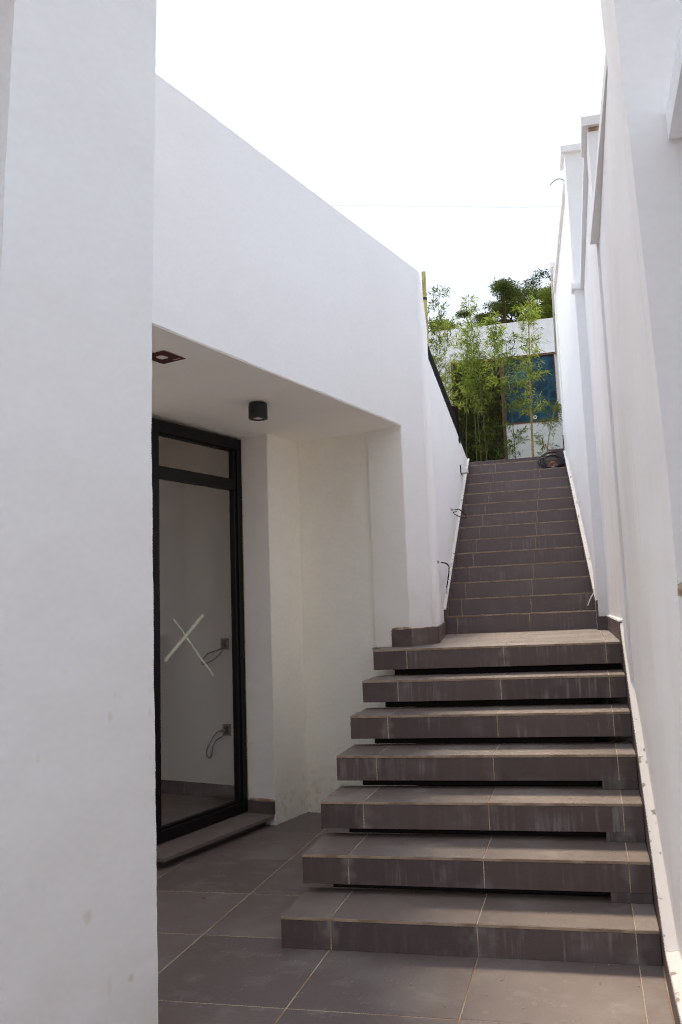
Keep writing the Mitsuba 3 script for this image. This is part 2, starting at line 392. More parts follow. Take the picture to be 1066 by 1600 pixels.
# ------------------------------------------------------------------ upper flight
uf = thing('upper_staircase', 'upper flight of dark tiled stairs between two white walls', 'staircase')
def ul(y): return -0.165 - 0.0373 * (y - 4.2205)
def ur(y): return 1.187 - 0.0735 * (y - 4.2205)
for s in range(1, 14):
    q = (s - 1) * U_D; y0 = Y_U + q; z1 = ZL + s * U_H; z0 = z1 - U_H
    y1 = y0 + U_D + (0.0 if s < 13 else 0.25)
    xa, xb = ul(y0) - 0.004, ur(y1) + 0.006
    core = part(uf, 'step', box(xa, ur(y0) - .0005, y0 + 0.0012, y1 + 0.005, z0 - 0.05, z1 - 0.0016), 'grout')
    j = [xa, -0.070 + 0.041 * q, 0.595 + 0.0177 * q, ur(y0)]
    for i in range(3):
        a = j[i] + (0 if i == 0 else JG); b = j[i + 1] - (0 if i == 2 else JG)
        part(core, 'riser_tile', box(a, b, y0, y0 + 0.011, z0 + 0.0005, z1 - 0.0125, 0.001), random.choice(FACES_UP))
        part(core, 'nosing_edge', box(a, b, y0 - 0.0022, y0 + 0.0002, z1 - 0.0115, z1 - 0.0008), 'tile_edge')
        part(core, 'tread_tile', box(a, b, y0 + 0.0005, y1 + 0.0, z1 - 0.011, z1, 0.001), random.choice(TOPS))

# ------------------------------------------------------------------ the house on the left
house = thing('house', 'white plastered house wall with a recessed porch left of the stairs', 'house')
TZ = 3.83
FE = 0.33
poly = [(-4.6, -0.06), (-2.75, -0.06), (-2.75, 2.645), (0, 2.6), (0, -0.06), (FE, -0.06), (FE, TZ), (-4.6, TZ)]
m = trimesh.creation.extrude_polygon(sg.Polygon(poly), 0.27, engine='earcut')    # local x=a, y=z, z=thickness
M = np.array([[1, 0, 0, 0], [0, 0, 1, -0.27], [0, 1, 0, 0], [0, 0, 0, 1.0]])
m.apply_transform(M)
part(house, 'facade_wall', wavy(fg(m), 0.10, 0.0035), 'plaster_white', 40)
part(house, 'porch_ceiling', fg(hull([(a, g, z) for a in (-2.9, 0.2) for g in (-1.32, -0.271) for z in (2.6 - .0164 * a, 2.8)])), 'plaster_grey')
part(house, 'jamb_facing', fgbox(-0.006, 0.0, -0.268, -0.004, -0.05, 2.598), 'plaster_grey')
part(house, 'soffit_facing', fg(hull([(a, g, 2.5995 - .0164 * a - dz) for a in (-2.74, -0.007) for g in (-.268, -.004) for dz in (0, .005)])), 'plaster_grey')
part(house, 'porch_wall', fgbox(0.02, 0.22, -1.17, -0.272, -0.06, 2.68), 'plaster_cream')
part(house, 'return_wall', fgbox(-0.345, 0.018, -1.172, -0.872, -0.06, 2.68), 'plaster_cream')
part(house, 'reveal_facing', fgbox(-0.351, -0.346, -1.095, -0.874, -0.05, 2.66), 'plaster_grey')
part(house, 'door_wall', join([fgbox(-2.9, -1.216, -1.30, -1.10, -0.06, 2.68)]), 'plaster_grey')
part(house, 'porch_end_wall', fgbox(-2.9, -2.76, -1.1, -0.272, -0.06, 2.68), 'plaster_grey')
# room behind the glass door
part(house, 'room_floor', fgbox(-4.4, -0.082, -5.0, -1.19, 0.0, 0.07), TOPS[1])
part(house, 'room_end_wall', fgbox(-0.08, 0.1, -5.0, -1.1725, 0.0, 2.75), 'room_paint')
part(house, 'room_back_wall', fgbox(-4.4, 0.1, -5.2, -5.001, 0.0, 2.75), 'room_paint')
part(house, 'room_side_wall', fgbox(-4.6, -4.401, -5.2, -1.0, 0.0, 0.9), 'room_paint')  # gap above this low piece is added to let daylight into the room
part(house, 'room_side_wall', fgbox(-4.6, -4.401, -5.2, -3.6, 0.9005, 2.75), 'room_paint')
part(house, 'room_side_wall', fgbox(-4.6, -4.401, -1.9, -1.0, 0.9005, 2.75), 'room_paint')
part(house, 'room_front_wall', fgbox(-4.4, -2.901, -1.30, -1.1, 0.0, 2.75), 'room_paint')
part(house, 'room_ceiling', fgbox(-4.6, 0.1, -5.2, -1.325, 2.751, 2.9), 'room_paint')
part(house, 'room_skirting', fgbox(-0.093, -0.081, -4.9, -1.18, 0.071, 0.165), FACES[0])
# roof slab
rp = [fgp(-4.6, -0.272, 0)[:2], fgp(0.2, -0.272, 0)[:2], (-0.43, 4.22), (-0.56, 7.7), (-7.0, 7.7), fgp(-4.6, -6.0, 0)[:2]]
part(house, 'roof', prism(rp, 3.05, 3.2), 'plaster_grey')
# left stair wall, from the blunt corner of the facade up along the upper flight
Tp = fgp(FE, 0, 0)[:2]
W0 = np.array([-0.188, 4.2205]); Wd = np.array([-0.0373, 1.0])
def lw(y): return W0 + Wd * (y - 4.2205)
# butt the wall against the facade's end plane so that the corner is one crisp vertical edge
inner = fgp(0.39, -0.27, 0)[:2]
def wall_poly(pts, off):
    return pts
c0 = fgp(FE + .001, 0, 0)[:2]; ctl = fgp(FE + .07, 0, 0)[:2]
dv = lw(4.0) - ctl; dv = dv / np.linalg.norm(dv)
ts = np.linspace(0, 1, 9)[:, None]
bez = (1 - ts) ** 2 * c0 + 2 * ts * (1 - ts) * ctl + ts ** 2 * (ctl + dv * 0.16)
line = [*bez] + [ctl + dv * 0.16 + (lw(4.0) - ctl - dv * 0.16) * t for t in np.linspace(0, 1, 9)[1:]]
line = np.array(line); zt = TZ + (4.0 - TZ) * (line[:, 1] - line[0, 1]) / (line[-1, 1] - line[0, 1])
vv, ff = [], []
back = np.array([*np.linspace(fgp(FE + .001, -.27, 0)[:2], lw(4.0) + (-.25, 0), len(line))])
for i in range(len(line)):
    vv += [(*line[i], -.06), (*line[i], zt[i]), (*back[i], zt[i]), (*back[i], -.06)]
for i in range(len(line) - 1):
    k = 4 * i
    for (p, q) in ((0, 1), (1, 2), (2, 3), (3, 0)):
        ff.append((k + p, k + 4 + p, k + 4 + q, k + q))
n = 4 * (len(line) - 1)
ff += [(0, 1, 2, 3), (n + 3, n + 2, n + 1, n)]
part(house, 'stair_wall', (np.array(vv), np.array(ff)), 'plaster_white', 30)
part(house, 'stair_wall', slab_quad(lw(4.0) + (0, .001), lw(7.42), (-0.25, 0), -.06, -.06, 3.69, 3.30), 'plaster_white')

# skirting tiles round the foot of the jamb and along the landing
def skirt(parent, p0, p1, out, z0a, z0b, h, th=0.012, n=1, mats=FACES, name='skirting_tile', band=True):
    p0, p1 = np.array(p0, float), np.array(p1, float); out = np.array(out, float) / np.linalg.norm(out)
    for i in range(n):
        ta, tb = i / n + (0.002 if i else 0), (i + 1) / n - 0.002
        a, b = p0 + (p1 - p0) * ta, p0 + (p1 - p0) * tb
        za, zb = z0a + (z0b - z0a) * ta, z0a + (z0b - z0a) * tb
        part(parent, name, slab_quad(a, b, out * th, za, zb, za + h, zb + h), random.choice(mats))
jl = [fgp(0.0, -0.135, 0)[:2], fgp(0.0, 0.012, 0)[:2]]
skirt(house, fgp(-0.0065, -0.135, 0)[:2], fgp(-0.0065, 0.012, 0)[:2], -Fv, ZL + .001, ZL + .001, 0.112, 0.012)
skirt(house, fgp(-0.004, 0.0005, 0)[:2], fgp(FE + .06, 0.0005, 0)[:2], Gv, ZL + .001, ZL + .001, 0.112, 0.012)
wl0, wl1 = fgp(FE + .06, 0.006, 0)[:2], lw(4.2)
nrm = np.array([(wl1 - wl0)[1], -(wl1 - wl0)[0]]); nrm /= np.linalg.norm(nrm)
skirt(house, wl0, wl1, nrm, ZL + .001, ZL + .001, 0.112, 0.014, n=3)
part(house, 'skirting_mortar', join([fgbox(-0.016, -0.0065, -0.135, 0.008, ZL + .113, ZL + .1215), fgbox(0.0, FE + .05, 0.0005, 0.009, ZL + .113, ZL + .117)]), 'mortar')
# rough lump of mortar left on the jamb skirting
lump = trimesh.creation.icosphere(2, 1.0)
lump.vertices *= (0.010, 0.065, 0.012); lump.vertices *= (1 + 0.5 * (mfbm(lump.vertices * 40 + 3)[:, None] - 0.5))
lump.apply_translation((-0.012, -0.06, ZL + 0.118)); part(house, 'skirting_mortar', fg(lump), 'mortar')

# raking skirting with its cement band, left and right of the upper flight
def raking(parent, pa, pb, out, za, zb, h, th, n, bandh=0.012):
    pa, pb, out = np.array(pa), np.array(pb), np.array(out, float)
    skirt(parent, pa, pb, out, za - 0.16, zb - 0.16, h + 0.16, th, n)
    part(parent, 'cement_band', slab_quad(pa, pb, out * (th - 0.002), za + h + .0005, zb + h + .0005, za + h + bandh, zb + h + bandh), 'cement_band')
y_b = 7.42
nz = lambda y: ZL + U_H + (y - Y_U) * U_H / U_D
raking(house, lw(4.2), lw(y_b - .02), (1, 0), nz(4.2), nz(y_b - .02), 0.075, 0.024, 11)

# door
door = house + '__door'
def fgpart(parent, name, a0, a1, g0, g1, z0, z1, m, ch=0.003, label=None):
    return part(parent, name, fgbox(a0, a1, g0, g1, z0, z1, ch), m, label=label)
labels[door] = {'label': 'black framed glass door with a transom pane'}
gF = -1.098
fgpart(door, 'frame', -1.212, -1.139, gF - .07, gF, 0.072, 2.592, 'black_alu')
fgpart(door, 'frame', -0.395, -0.348, gF - .07, gF, 0.072, 2.592, 'black_alu')
fgpart(door, 'frame', -1.1385, -0.3955, gF - .07, gF - .001, 2.515, 2.592, 'black_alu')
fgpart(door, 'frame', -1.1385, -0.3955, gF - .07, gF - .001, 0.072, 0.140, 'black_alu')
fgpart(door, 'transom', -1.1385, -0.4205, gF - .062, gF - .006, 2.229, 2.298, 'black_alu')
fgpart(door, 'leaf_stile', -0.420, -0.3955, gF - .058, gF - .012, 0.141, 2.514, 'black_alu')
fgpart(door, 'glazing_bead', -1.1385, -0.4205, gF - .050, gF - .022, 0.1405, 0.156, 'black_alu')
fgpart(door, 'glazing_bead', -1.1385, -0.4205, gF - .050, gF - .022, 2.500, 2.5145, 'black_alu')
fgpart(door, 'glazing_bead', -1.1385, -0.4205, gF - .050, gF - .022, 2.2985, 2.308, 'black_alu')
def pane(a0, a1, g, z0, z1):
    q = [fgp(a0, g, z0), fgp(a1, g, z0), fgp(a1, g, z1), fgp(a0, g, z1)]
    return np.array(q), np.array([[0, 1, 2, 3]])
part(door, 'pane', pane(-1.1375, -0.421, gF - .036, 0.157, 2.2285), 'glass', label='tall clear glass pane of the door')
part(door, 'pane', pane(-1.1375, -0.421, gF - .036, 2.309, 2.4995), 'glass', label='small transom pane above the door')
part(house, 'door_sill', fgbox(-1.35, -0.352, -1.12, -0.880, 0.043, 0.068, 0.003), FLOORS[1])
part(house, 'door_sill', fgbox(-1.35, -0.352, -1.12, -0.95, -0.01, 0.0425), FLOORS[2])
part(house, 'reveal_skirting', fgbox(-0.363, -0.3515, -1.09, -0.872, 0.069, 0.148, 0.001), FACES[2])
part(house, 'sealant_bead', fgbox(-0.3535, -0.3475, gF + .001, gF + .006, 0.15, 2.05), 'sealant')
mm = trimesh.creation.icosphere(2, 1.0); mm.vertices *= (0.008, 0.10, 0.012); mm.vertices *= (1 + 0.7 * (mfbm(mm.vertices * 50)[:, None] - 0.5))
mm.apply_translation((-0.357, -0.975, 0.155)); part(house, 'skirting_mortar', fg(mm), 'mortar')

# tape cross on the glass
gT = gF - .0345
def strip(p, q, w, name, label, wob):
    p, q = np.array(p), np.array(q); d = q - p; L = np.linalg.norm(d); d /= L; n = np.array([-d[1], d[0]])
    v, f = [], []
    N = 14
    for i in range(N + 1):
        t = i / N
        ww = w * (1 + wob * (random.random() - 0.5))
        c = p + d * L * t + n * wob * 0.008 * (random.random() - .5)
        for s in (-1, 1):
            for gg in (0.0, 0.0012):
                x = c + n * s * ww / 2
                v.append(fgp(x[0], gT + gg, x[1]))
    for i in range(N):
        b = 4 * i
        for (k, l) in ((0, 1), (1, 3), (3, 2), (2, 0)):
            f.append((b + k, b + l, b + 4 + l, b + 4 + k))
    f += [(0, 1, 3, 2), (4 * N, 4 * N + 2, 4 * N + 3, 4 * N + 1)]
    solo(name, (np.array(v), np.array(f)), 'tape', label, 'tape')
strip((-0.724, 1.380), (-1.070, 1.112), 0.023, 'tape_strip', 'wider pale tape strip rising to the right on the glass door', 0.15)
strip((-0.990, 1.362), (-0.640, 0.990), 0.012, 'tape_strip', 'thin ragged tape strip falling to the right on the glass door', 0.9)

# sockets in the room
for (g, z, lab, pts) in ((-1.498, 1.165, 'upper unfinished socket box with loose brown wires behind the glass', [(0, 0), (-.08, -.05), (-.17, -.09), (-.195, -.14), (-.12, -.125), (-.055, -.09), (0, -.02)]),
                         (-1.494, 0.551, 'lower unfinished socket box with loose brown wires behind the glass', [(0, 0), (-.09, -.03), (-.14, -.10), (-.16, -.19), (-.14, -.20), (-.11, -.12), (-.06, -.06), (0, -.03)])):
    s = thing('socket_box', lab, 'socket box')
    part(s, 'box', join([fgbox(-.089, -.081, g - .038, g + .038, z - .040, z + .040, .002)]), 'wire_brown')
    part(s, 'plate', join([fgbox(-.0905, -.0893, g - .026, g + .020, z - .028, z + .030)]), 'near_black')
    part(s, 'wire', tube(curve([fgp(-.094 - .02 * math.sin(3.1 * i / (len(pts) - 1)), g + p[0], z + p[1]) for i, p in enumerate(pts)], 30), 0.0045, 6), 'wire_brown', True)

# ceiling lamp and hole for a second one
cl = thing('ceiling_lamp', 'small black cylinder lamp under the porch ceiling', 'lamp')
cc = (-0.715, 1.105)
cyl = trimesh.creation.revolve(np.array([(0.0, 2.5935), (0.052, 2.5935), (0.052, 2.590), (0.0555, 2.588), (0.0565, 2.505), (0.055, 2.500), (0.032, 2.500), (0.028, 2.508), (0, 2.508)][::-1]), sections=48)
cyl.apply_translation((*cc, 0.016)); part(cl, 'housing', cyl, 'black_paint', 35)
ln = trimesh.creation.cylinder(0.027, 0.004, sections=32); ln.apply_translation((*cc, 2.522)); part(cl, 'lens', ln, 'lamp_glass', 35)
cb = thing('ceiling_box', 'square open electrical box in the porch ceiling beside the pillar', 'electrical box')
ca, cg = -1.945, -0.275
part(cb, 'rim', join([fgbox(ca - .075, ca + .075, cg - .075, cg - .060, 2.6235, 2.6265), fgbox(ca - .075, ca + .075, cg + .060, cg + .075, 2.6235, 2.6265),
                      fgbox(ca - .075, ca - .060, cg - .0598, cg + .0598, 2.6235, 2.6265), fgbox(ca + .060, ca + .075, cg - .0598, cg + .0598, 2.6235, 2.6265)]), 'hole_brown')
part(cb, 'back', fgbox(ca - .0598, ca + .0598, cg - .0598, cg + .0598, 2.6255, 2.6268), 'hole_brown')
part(cb, 'terminal', fgbox(ca - .03, ca + .01, cg - .02, cg + .02, 2.6210, 2.6254), 'cable_white')

# unseen slab added to shade the near side face of the pillar
part(house, 'shade_slab', fgbox(-6.2, -3.43, -2.6, 0.72, 3.62, 3.82), 'plaster_grey')
# pillar in front
# hand-plastered, so its right-hand arris bows a little
pv, pf = [], []
for z, ar in ((-.06, -2.888), (1.0, -2.897), (1.9, -2.905), (2.6, -2.893), (3.5, -2.868), (4.9, -2.842)):
    al = -3.535 + (z + .06) / 4.96 * 0.167
    pv += [tuple(fgp(al, .60, z)), tuple(fgp(ar, .60, z)), tuple(fgp(ar, .05, z)), tuple(fgp(al, .05, z))]
for i in range(5):
    for k in range(4):
        pf.append((4 * i + k, 4 * i + 4 + k, 4 * i + 4 + (k + 1) % 4, 4 * i + (k + 1) % 4))
pf += [(0, 1, 2, 3), (23, 22, 21, 20)]
pf = np.array(pf)
pil = trimesh.Trimesh(np.array(pv), np.vstack([pf[:, [0, 1, 2]], pf[:, [0, 2, 3]]]), process=False)
if pil.volume < 0: pil.invert()
solo('pillar', wavy(pil, 0.03, 0.0030, 2, 6.0), 'plaster_pillar', 'tall rough plastered white pillar at the left edge', 'pillar', smooth=40)

# ------------------------------------------------------------------ boundary wall on the right, stepping up
bw = thing('boundary_wall', 'white stepped boundary wall with coping along the right of the stairs', 'wall')
def w1(y): return np.array([1.335 - 0.013 * y, y])
def w2(y): return np.array([1.225 - 0.0735 * (y - 4.2), y])
def w3(y): return np.array([0.985 - 0.019 * (y - 7.3), y])
OFF = (0.22, 0)
def panel(wf, ya, yb, zt, zt2=None, dx=0.0, off=OFF, m='plaster_streaked'):
    zt2 = zt if zt2 is None else zt2
    part(bw, 'panel', slab_quad(wf(ya) + (dx, 0), wf(yb) + (dx, 0), off, -.06, -.06, zt, zt2), m)
def coping(wf, ya, yb, z, z2=None, over=0.032, th=0.055, dx=0.0):
    z2 = z if z2 is None else z2
    part(bw, 'coping', slab_quad(wf(ya) + (dx - over, 0), wf(yb) + (dx - over, 0), (0.22 + 2 * over, 0), z - th, z2 - th, z, z2), 'plaster_streaked')
# panel 0 nearest the camera, set back; then P1 ... P4
Y1, Y2, Y3, Y4 = -1.03, 1.18, 3.88, 7.25
part(bw, 'panel', slab_quad((1.478, -7.0), (1.478, Y1 - .001), (0.2, 0), -.06, -.06, 2.655, 2.655), 'plaster_white')
part(bw, 'coping', slab_quad((1.428, -7.0), (1.428, Y1 - .002), (0.29, 0), 2.6555, 2.6555, 2.74, 2.74), 'plaster_white')
def lean_panel(name, ya, yb, z0, z1, z2, l0a, l1a, l0b, l1b):
    pts = []
    for y, zt, l0, l1 in ((ya, z1, l0a, l1a), (yb, z2, l0b, l1b)):
        x = w1(y)[0]
        pts += [(x + l0, y, z0), (x + .22, y, z0), (x + l1, y, zt), (x + .22, y, zt)]
    part(bw, name, hull(pts), 'plaster_streaked')
YC = -0.56
lean_panel('panel', Y1, Y2, -.06, 1.7, 1.7, 0, 0, 0, 0)
lean_panel('panel', Y1, YC, 1.7, 3.235, 3.235, 0, -.040, 0, -.030)
lean_panel('panel', YC + .0005, Y2, 1.7, 3.235, 3.345, 0, -.028, 0, 0)
lean_panel('panel', Y1, YC, 3.2355, 4.7, 4.7, -.040, -.075, -.030, -.06)
part(bw, 'coping', hull([(x, y, z) for (y, dx, zt) in ((YC + .001, -.032, 3.29), (Y2 - .001, -.05, 3.40)) for x in (w1(y)[0] + dx, w1(y)[0] + .27) for z in (zt - .0545, zt)]), 'plaster_streaked')
part(bw, 'pilaster', slab_quad(w1(Y2) + (-.016, 0), w1(Y2 + .28) + (-.016, 0), (0.26, 0), -.06, -.06, 4.045, 4.045), 'plaster_streaked')
part(bw, 'coping', slab_quad(w1(Y2 - .03) + (-.048, 0), w1(Y2 + .31) + (-.048, 0), (0.32, 0), 4.0455, 4.0455, 4.10, 4.10), 'plaster_streaked')
part(bw, 'coping_rust', slab_quad(w1(Y2 - .004) + (-.012, 0), w1(Y2 - .0005) + (-.012, 0), (0.25, 0), 4.022, 4.022, 4.044, 4.044), 'mortar')
panel(w1, Y2 + .281, Y3 - .001, 4.048, 4.128)
coping(w1, Y2 + .311, Y3 - .001, 4.103, 4.185)
# pilaster that starts the upper part
p3 = np.array([1.203, Y3])
part(bw, 'pilaster', slab_quad(p3, p3 + (-.018, .27), (0.32, 0), -.06, -.06, 5.44, 5.44), 'plaster_white')
part(bw, 'coping', slab_quad(p3 + (-.033, -.03), p3 + (-.051, .30), (0.38, 0), 5.4405, 5.4405, 5.50, 5.50), 'plaster_white')
part(bw, 'coping', slab_quad(p3 + (-.026, -.03), p3 + (-.03, .10), (0.108, 0), 4.135, 4.135, 4.187, 4.187), 'plaster_white')
panel(w2, Y3 + .271, Y4 - .001, 5.42, 5.42, m='plaster_white')
coping(w2, Y3 + .302, Y4 - .001, 5.475, 5.475)
p4 = w2(Y4) + (-.014, 0)
part(bw, 'pilaster', slab_quad(p4, p4 + (-.01, .3), (0.3, 0), -.06, -.06, 5.77, 5.77), 'plaster_white')
part(bw, 'coping', slab_quad(p4 + (-.03, -.03), p4 + (-.04, .33), (0.36, 0), 5.7705, 5.7705, 5.83, 5.83), 'plaster_white')
panel(w3, Y4 + .301, 11.98, 5.75, 6.0, m='plaster_white')
coping(w3, Y4 + .332, 11.98, 5.81, 6.06)
chip = hull([(1.346 + .026 * u, Y1 - .0005 - .0025 * (k % 2), 1.355 + .040 * v) for k, (u, v) in enumerate([(0, .1), (.5, 0), (1, .25), (.9, .8), (.5, 1), (.1, .85), (.3, .2), (.6, .3), (.7, .7), (.3, .75)])])
part(bw, 'chipped_patch', chip, 'mortar', label='small brown chipped patch on the wall corner')
# raking skirting and cement band on the right, lower flight
nl = lambda y: S_T + y * S_H / S_D
def raking_r(fa, fb, wa, wb, ya, yb, za, zb, h, n, drop=0.2):
    pa, pb = np.array([fa, ya]), np.array([fb, yb])
    for i in range(n):
        ta, tb = i / n + 0.0012, (i + 1) / n - 0.0012
        a, b = pa + (pb - pa) * ta, pa + (pb - pa) * tb
        oa = wa + (wb - wa) * ta - a[0]; ob = wa + (wb - wa) * tb - b[0]
        z0, z1 = za + (zb - za) * ta, za + (zb - za) * tb
        part(bw, 'skirting_tile', hull([(a[0], a[1], max(z0 - drop, .0005)), (a[0] + oa, a[1], max(z0 - drop, .0005)), (b[0], b[1], max(z1 - drop, .0005)), (b[0] + ob, b[1], max(z1 - drop, .0005)),
                                        (a[0], a[1], z0 + h), (a[0] + oa, a[1], z0 + h), (b[0], b[1], z1 + h), (b[0] + ob, b[1], z1 + h)]), random.choice(FACES))
    part(bw, 'cement_band', hull([(fa + .002, ya, za + h + .0005), (wa, ya, za + h + .0005), (fb + .002, yb, zb + h + .0005), (wb, yb, zb + h + .0005),
                                  (fa + .004, ya, za + h + .009), (wa, ya, za + h + .016), (fb + .004, yb, zb + h + .009), (wb, yb, zb + h + .016)]), 'cement_band')
raking_r(1.2885, 1.2885, w1(-0.17)[0] - .0005, w1(YL + .02)[0] - .0005, -0.17, YL + 0.02, nl(-0.17), nl(YL + .02), 0.085, 4)
raking_r(1.2885, 1.2885, 1.349, w1(-.172)[0] - .0005, -1.0, -0.172, 0.0, 0.0, 0.107, 2)
# level piece on the landing, return on the pilaster, raking piece above
raking_r(1.2865, 1.2655, w1(YL + .022)[0] - .0005, w1(Y3 - .002)[0] - .0005, YL + .022, Y3 - .002, ZL + .001, ZL + .001, 0.112, 3, drop=0.0)
part(bw, 'skirting_tile', slab_quad((1.187, Y3 - .0125), (1.264, Y3 - .0125), (0, .012), ZL + .001, ZL + .001, ZL + .113, ZL + .113), FACES[2])
raking_r(ur(Y_U) - .0, ur(7.4), w2(Y_U)[0] - .0005, w2(7.4)[0] - .0005, Y_U, 7.4, nz(Y_U), nz(7.4), 0.075, 11)
part(bw, 'skirting_tile', slab_quad((1.1845, Y3), (1.187, Y_U), (0.018, 0), ZL + .001, ZL + .001, ZL + .25, ZL + .25), FACES[1])

# ------------------------------------------------------------------ top of the stairs: kerb, garden house
kb = thing('planter_kerb', 'low dark tiled kerb along the planting bed above the top step', 'kerb')
for (xa, xb, zt) in ((-0.75, -0.30, 3.325), (-0.298, 0.20, 3.325), (0.202, 0.74, 3.325), (0.742, 0.955, 3.41)):
    part(kb, 'tile', box(xa, xb, 7.66, 7.74, 3.18, zt, 0.002), random.choice(FACES))
part(kb, 'tile', box(0.957, 0.968, 7.45, 7.74, 3.18, 3.55, 0.002), FACES[2])
gh = thing('garden_house', 'white garden building with dark doorway and blue covered window behind bamboo', 'building')
YE = 12.0
part(gh, 'wall', box(-8.0, 2.6, YE, YE + .2, 6.065, 6.76), 'plaster_white')
part(gh, 'wall', box(-8.0, -1.12, YE, YE + .2, 3.2, 6.064), 'plaster_white')
part(gh, 'wall', box(-0.14, 2.6, YE, YE + .2, 3.2, 4.775), 'plaster_white')
part(gh, 'wall', box(0.845, 2.6, YE, YE + .2, 4.776, 6.064), 'plaster_white')
part(gh, 'roof', box(-8.0, 2.6, YE + .201, YE + 4, 6.3, 6.45), 'plaster_white')
part(gh, 'back_wall', box(-8.0, 2.6, YE + 4, YE + 4.2, 3.2, 6.7), 'plaster_grey')
part(gh, 'side_wall', box(-8.0, -7.8, YE + .201, YE + 3.999, 3.2, 6.29), 'plaster_grey')
part(gh, 'side_wall', box(2.4, 2.6, YE + .201, YE + 3.999, 3.2, 6.29), 'plaster_grey')
part(gh, 'lintel', box(-1.14, 0.87, YE - .012, YE + .1, 6.045, 6.085), 'rust_wood')
dw = part(gh, 'door_frame', join([box(-1.14, -1.09, YE - .015, YE + .12, 3.3, 6.044), box(-0.20, -0.142, YE - .02, YE + .12, 3.3, 6.044)]), 'rust_wood')
wn = part(gh, 'window', join([box(-0.14, 0.845, YE - .01, YE + .1, 4.755, 4.785), box(0.825, 0.845, YE - .01, YE + .1, 4.786, 6.044), box(-0.14, -0.12, YE - .01, YE + .1, 4.786, 6.044)]), 'rust_wood')
wx = np.linspace(-0.12, 0.825, 24); wz = np.linspace(4.786, 6.044, 28)
vv = np.array([(x, YE + .03 + .012 * mfbm(np.array([x * 4, z * 4, 1.0])), z) for z in wz for x in wx]); ff = []
for j in range(27):
    for i in range(23): ff.append((j * 24 + i, j * 24 + i + 1, (j + 1) * 24 + i + 1, (j + 1) * 24 + i))
part(wn, 'pane', (vv, np.array(ff)), 'blue_film', True, label='window pane covered with crinkled blue film')

# ------------------------------------------------------------------ railing and pole above the left wall
rl = thing('railing', 'dark steel railing on top of the left stair wall', 'railing')
q0, q1 = lw(4.02), lw(6.35)
part(rl, 'rail', hull([(*(q0 + (-.06, 0)), 3.70), (*(q0 + (-.002, 0)), 3.70), (*(q0 + (-.06, 0)), 3.545 + .16), (*(q0 + (-.002, 0)), 3.72 + .0),
                       (*(q1 + (-.06, 0)), 3.425), (*(q1 + (-.002, 0)), 3.425), (*(q1 + (-.06, 0)), 3.62), (*(q1 + (-.002, 0)), 3.62), (*(q0 + (-.06, 0)), 3.84), (*(q0 + (-.002, 0)), 3.84)]), 'railing_steel')
part(rl, 'post', slab_quad(lw(6.36) + (-.10, 0), lw(6.46) + (-.10, 0), (0.11, 0), 3.35, 3.35, 3.80, 3.80), 'railing_steel')
part(rl, 'post', slab_quad(lw(6.47) + (-.05, 0), lw(6.9) + (-.05, 0), (0.05, 0), 3.30, 3.30, 3.66, 3.40), 'railing_steel')
pp = thing('bamboo_pole', 'yellow bamboo pole standing behind the end of the white parapet', 'pole')
pts = [(-0.886, 8.0, 3.2), (-0.886, 8.0, 5.62), (-0.886, 8.0, 6.275)]
part(pp, 'pole', tube(np.linspace(pts[0], pts[2], 12), 0.030, 10), 'bamboo_pole', 40)
part(pp, 'knot', join([tube([(-0.886, 8.0, z - .012), (-0.886, 8.0, z + .012)], 0.036, 10) for z in (5.62, 5.93, 4.9)]), 'bamboo_pole', 40)
part(pp, 'tie', tube([(-0.886, 8.0, 5.84), (-0.886, 8.0, 5.88)], 0.034, 10), 'black_paint', 40)

# ------------------------------------------------------------------ cables and small fittings
def cable(name, pts, r, m, label, cat='cable', n=26):
    solo(name, tube(curve(pts, n), r, 6), m, label, cat, smooth=True)
c1 = thing('wall_cable', 'black cable hanging from holes in the left stair wall, lower of two', 'cable')
w = lw(3.9)
part(c1, 'cable', tube(curve([(-.10, 3.70, 1.752), (-.075, 3.78, 1.745), (-.085, 4.0, 1.70), (-.125, 4.16, 1.62), (-.16, 4.27, 1.545)], 24), 0.006, 6), 'cable_black', True)
part(c1, 'tip', tube([(-.16, 4.27, 1.545), (-.166, 4.285, 1.49)], 0.0075, 6), 'cable_white')
for zz, yy in ((1.745, 3.60), (1.758, 3.72)):
    part(c1, 'hole', trimesh.creation.icosphere(1, 0.013, ).apply_translation((lw(yy)[0] + .083 + (3.9 - yy) * .055 - .062, yy, zz)), 'cable_black')
c2 = thing('wall_cable', 'short looped cable out of the left stair wall, halfway up', 'cable')
part(c2, 'cable', tube(curve([(lw(5.18)[0] + .0, 5.18, 2.385), (lw(5.2)[0] + .05, 5.22, 2.39), (lw(5.2)[0] + .10, 5.35, 2.375), (lw(5.2)[0] + .13, 5.40, 2.315), (lw(5.2)[0] + .10, 5.38, 2.315), (lw(5.2)[0] + .05, 5.27, 2.375)], 26), 0.005, 6), 'cable_black', True)
part(c2, 'tip', tube([(lw(5.1)[0] + .0, 5.13, 2.40), (lw(5.1)[0] + .03, 5.18, 2.387)], 0.007, 6), 'cable_white')
c3 = thing('wall_cable', 'pale cable stub sticking out of the right wall foot', 'cable')
part(c3, 'cable', tube(curve([(1.215, 4.24, 1.445), (1.175, 4.22, 1.425), (1.135, 4.20, 1.36), (1.118, 4.19, 1.32)], 18), 0.006, 6), 'cable_white', True)
part(c3, 'tip', tube([(1.225, 4.245, 1.455), (1.205, 4.235, 1.440)], 0.0065, 6), 'cable_black')
c4 = (p3[0] - .035, Y3 + .2)
cable('loose_wire', [(p3[0] - .02, Y3 + .25, 5.315), (p3[0] - .075, Y3 + .25, 5.335), (p3[0] - .115, Y3 + .24, 5.315), (p3[0] - .15, Y3 + .23, 5.275)], 0.0045, 'cable_grey', 'thin grey wire sticking out under the coping into the sky', 'wire')
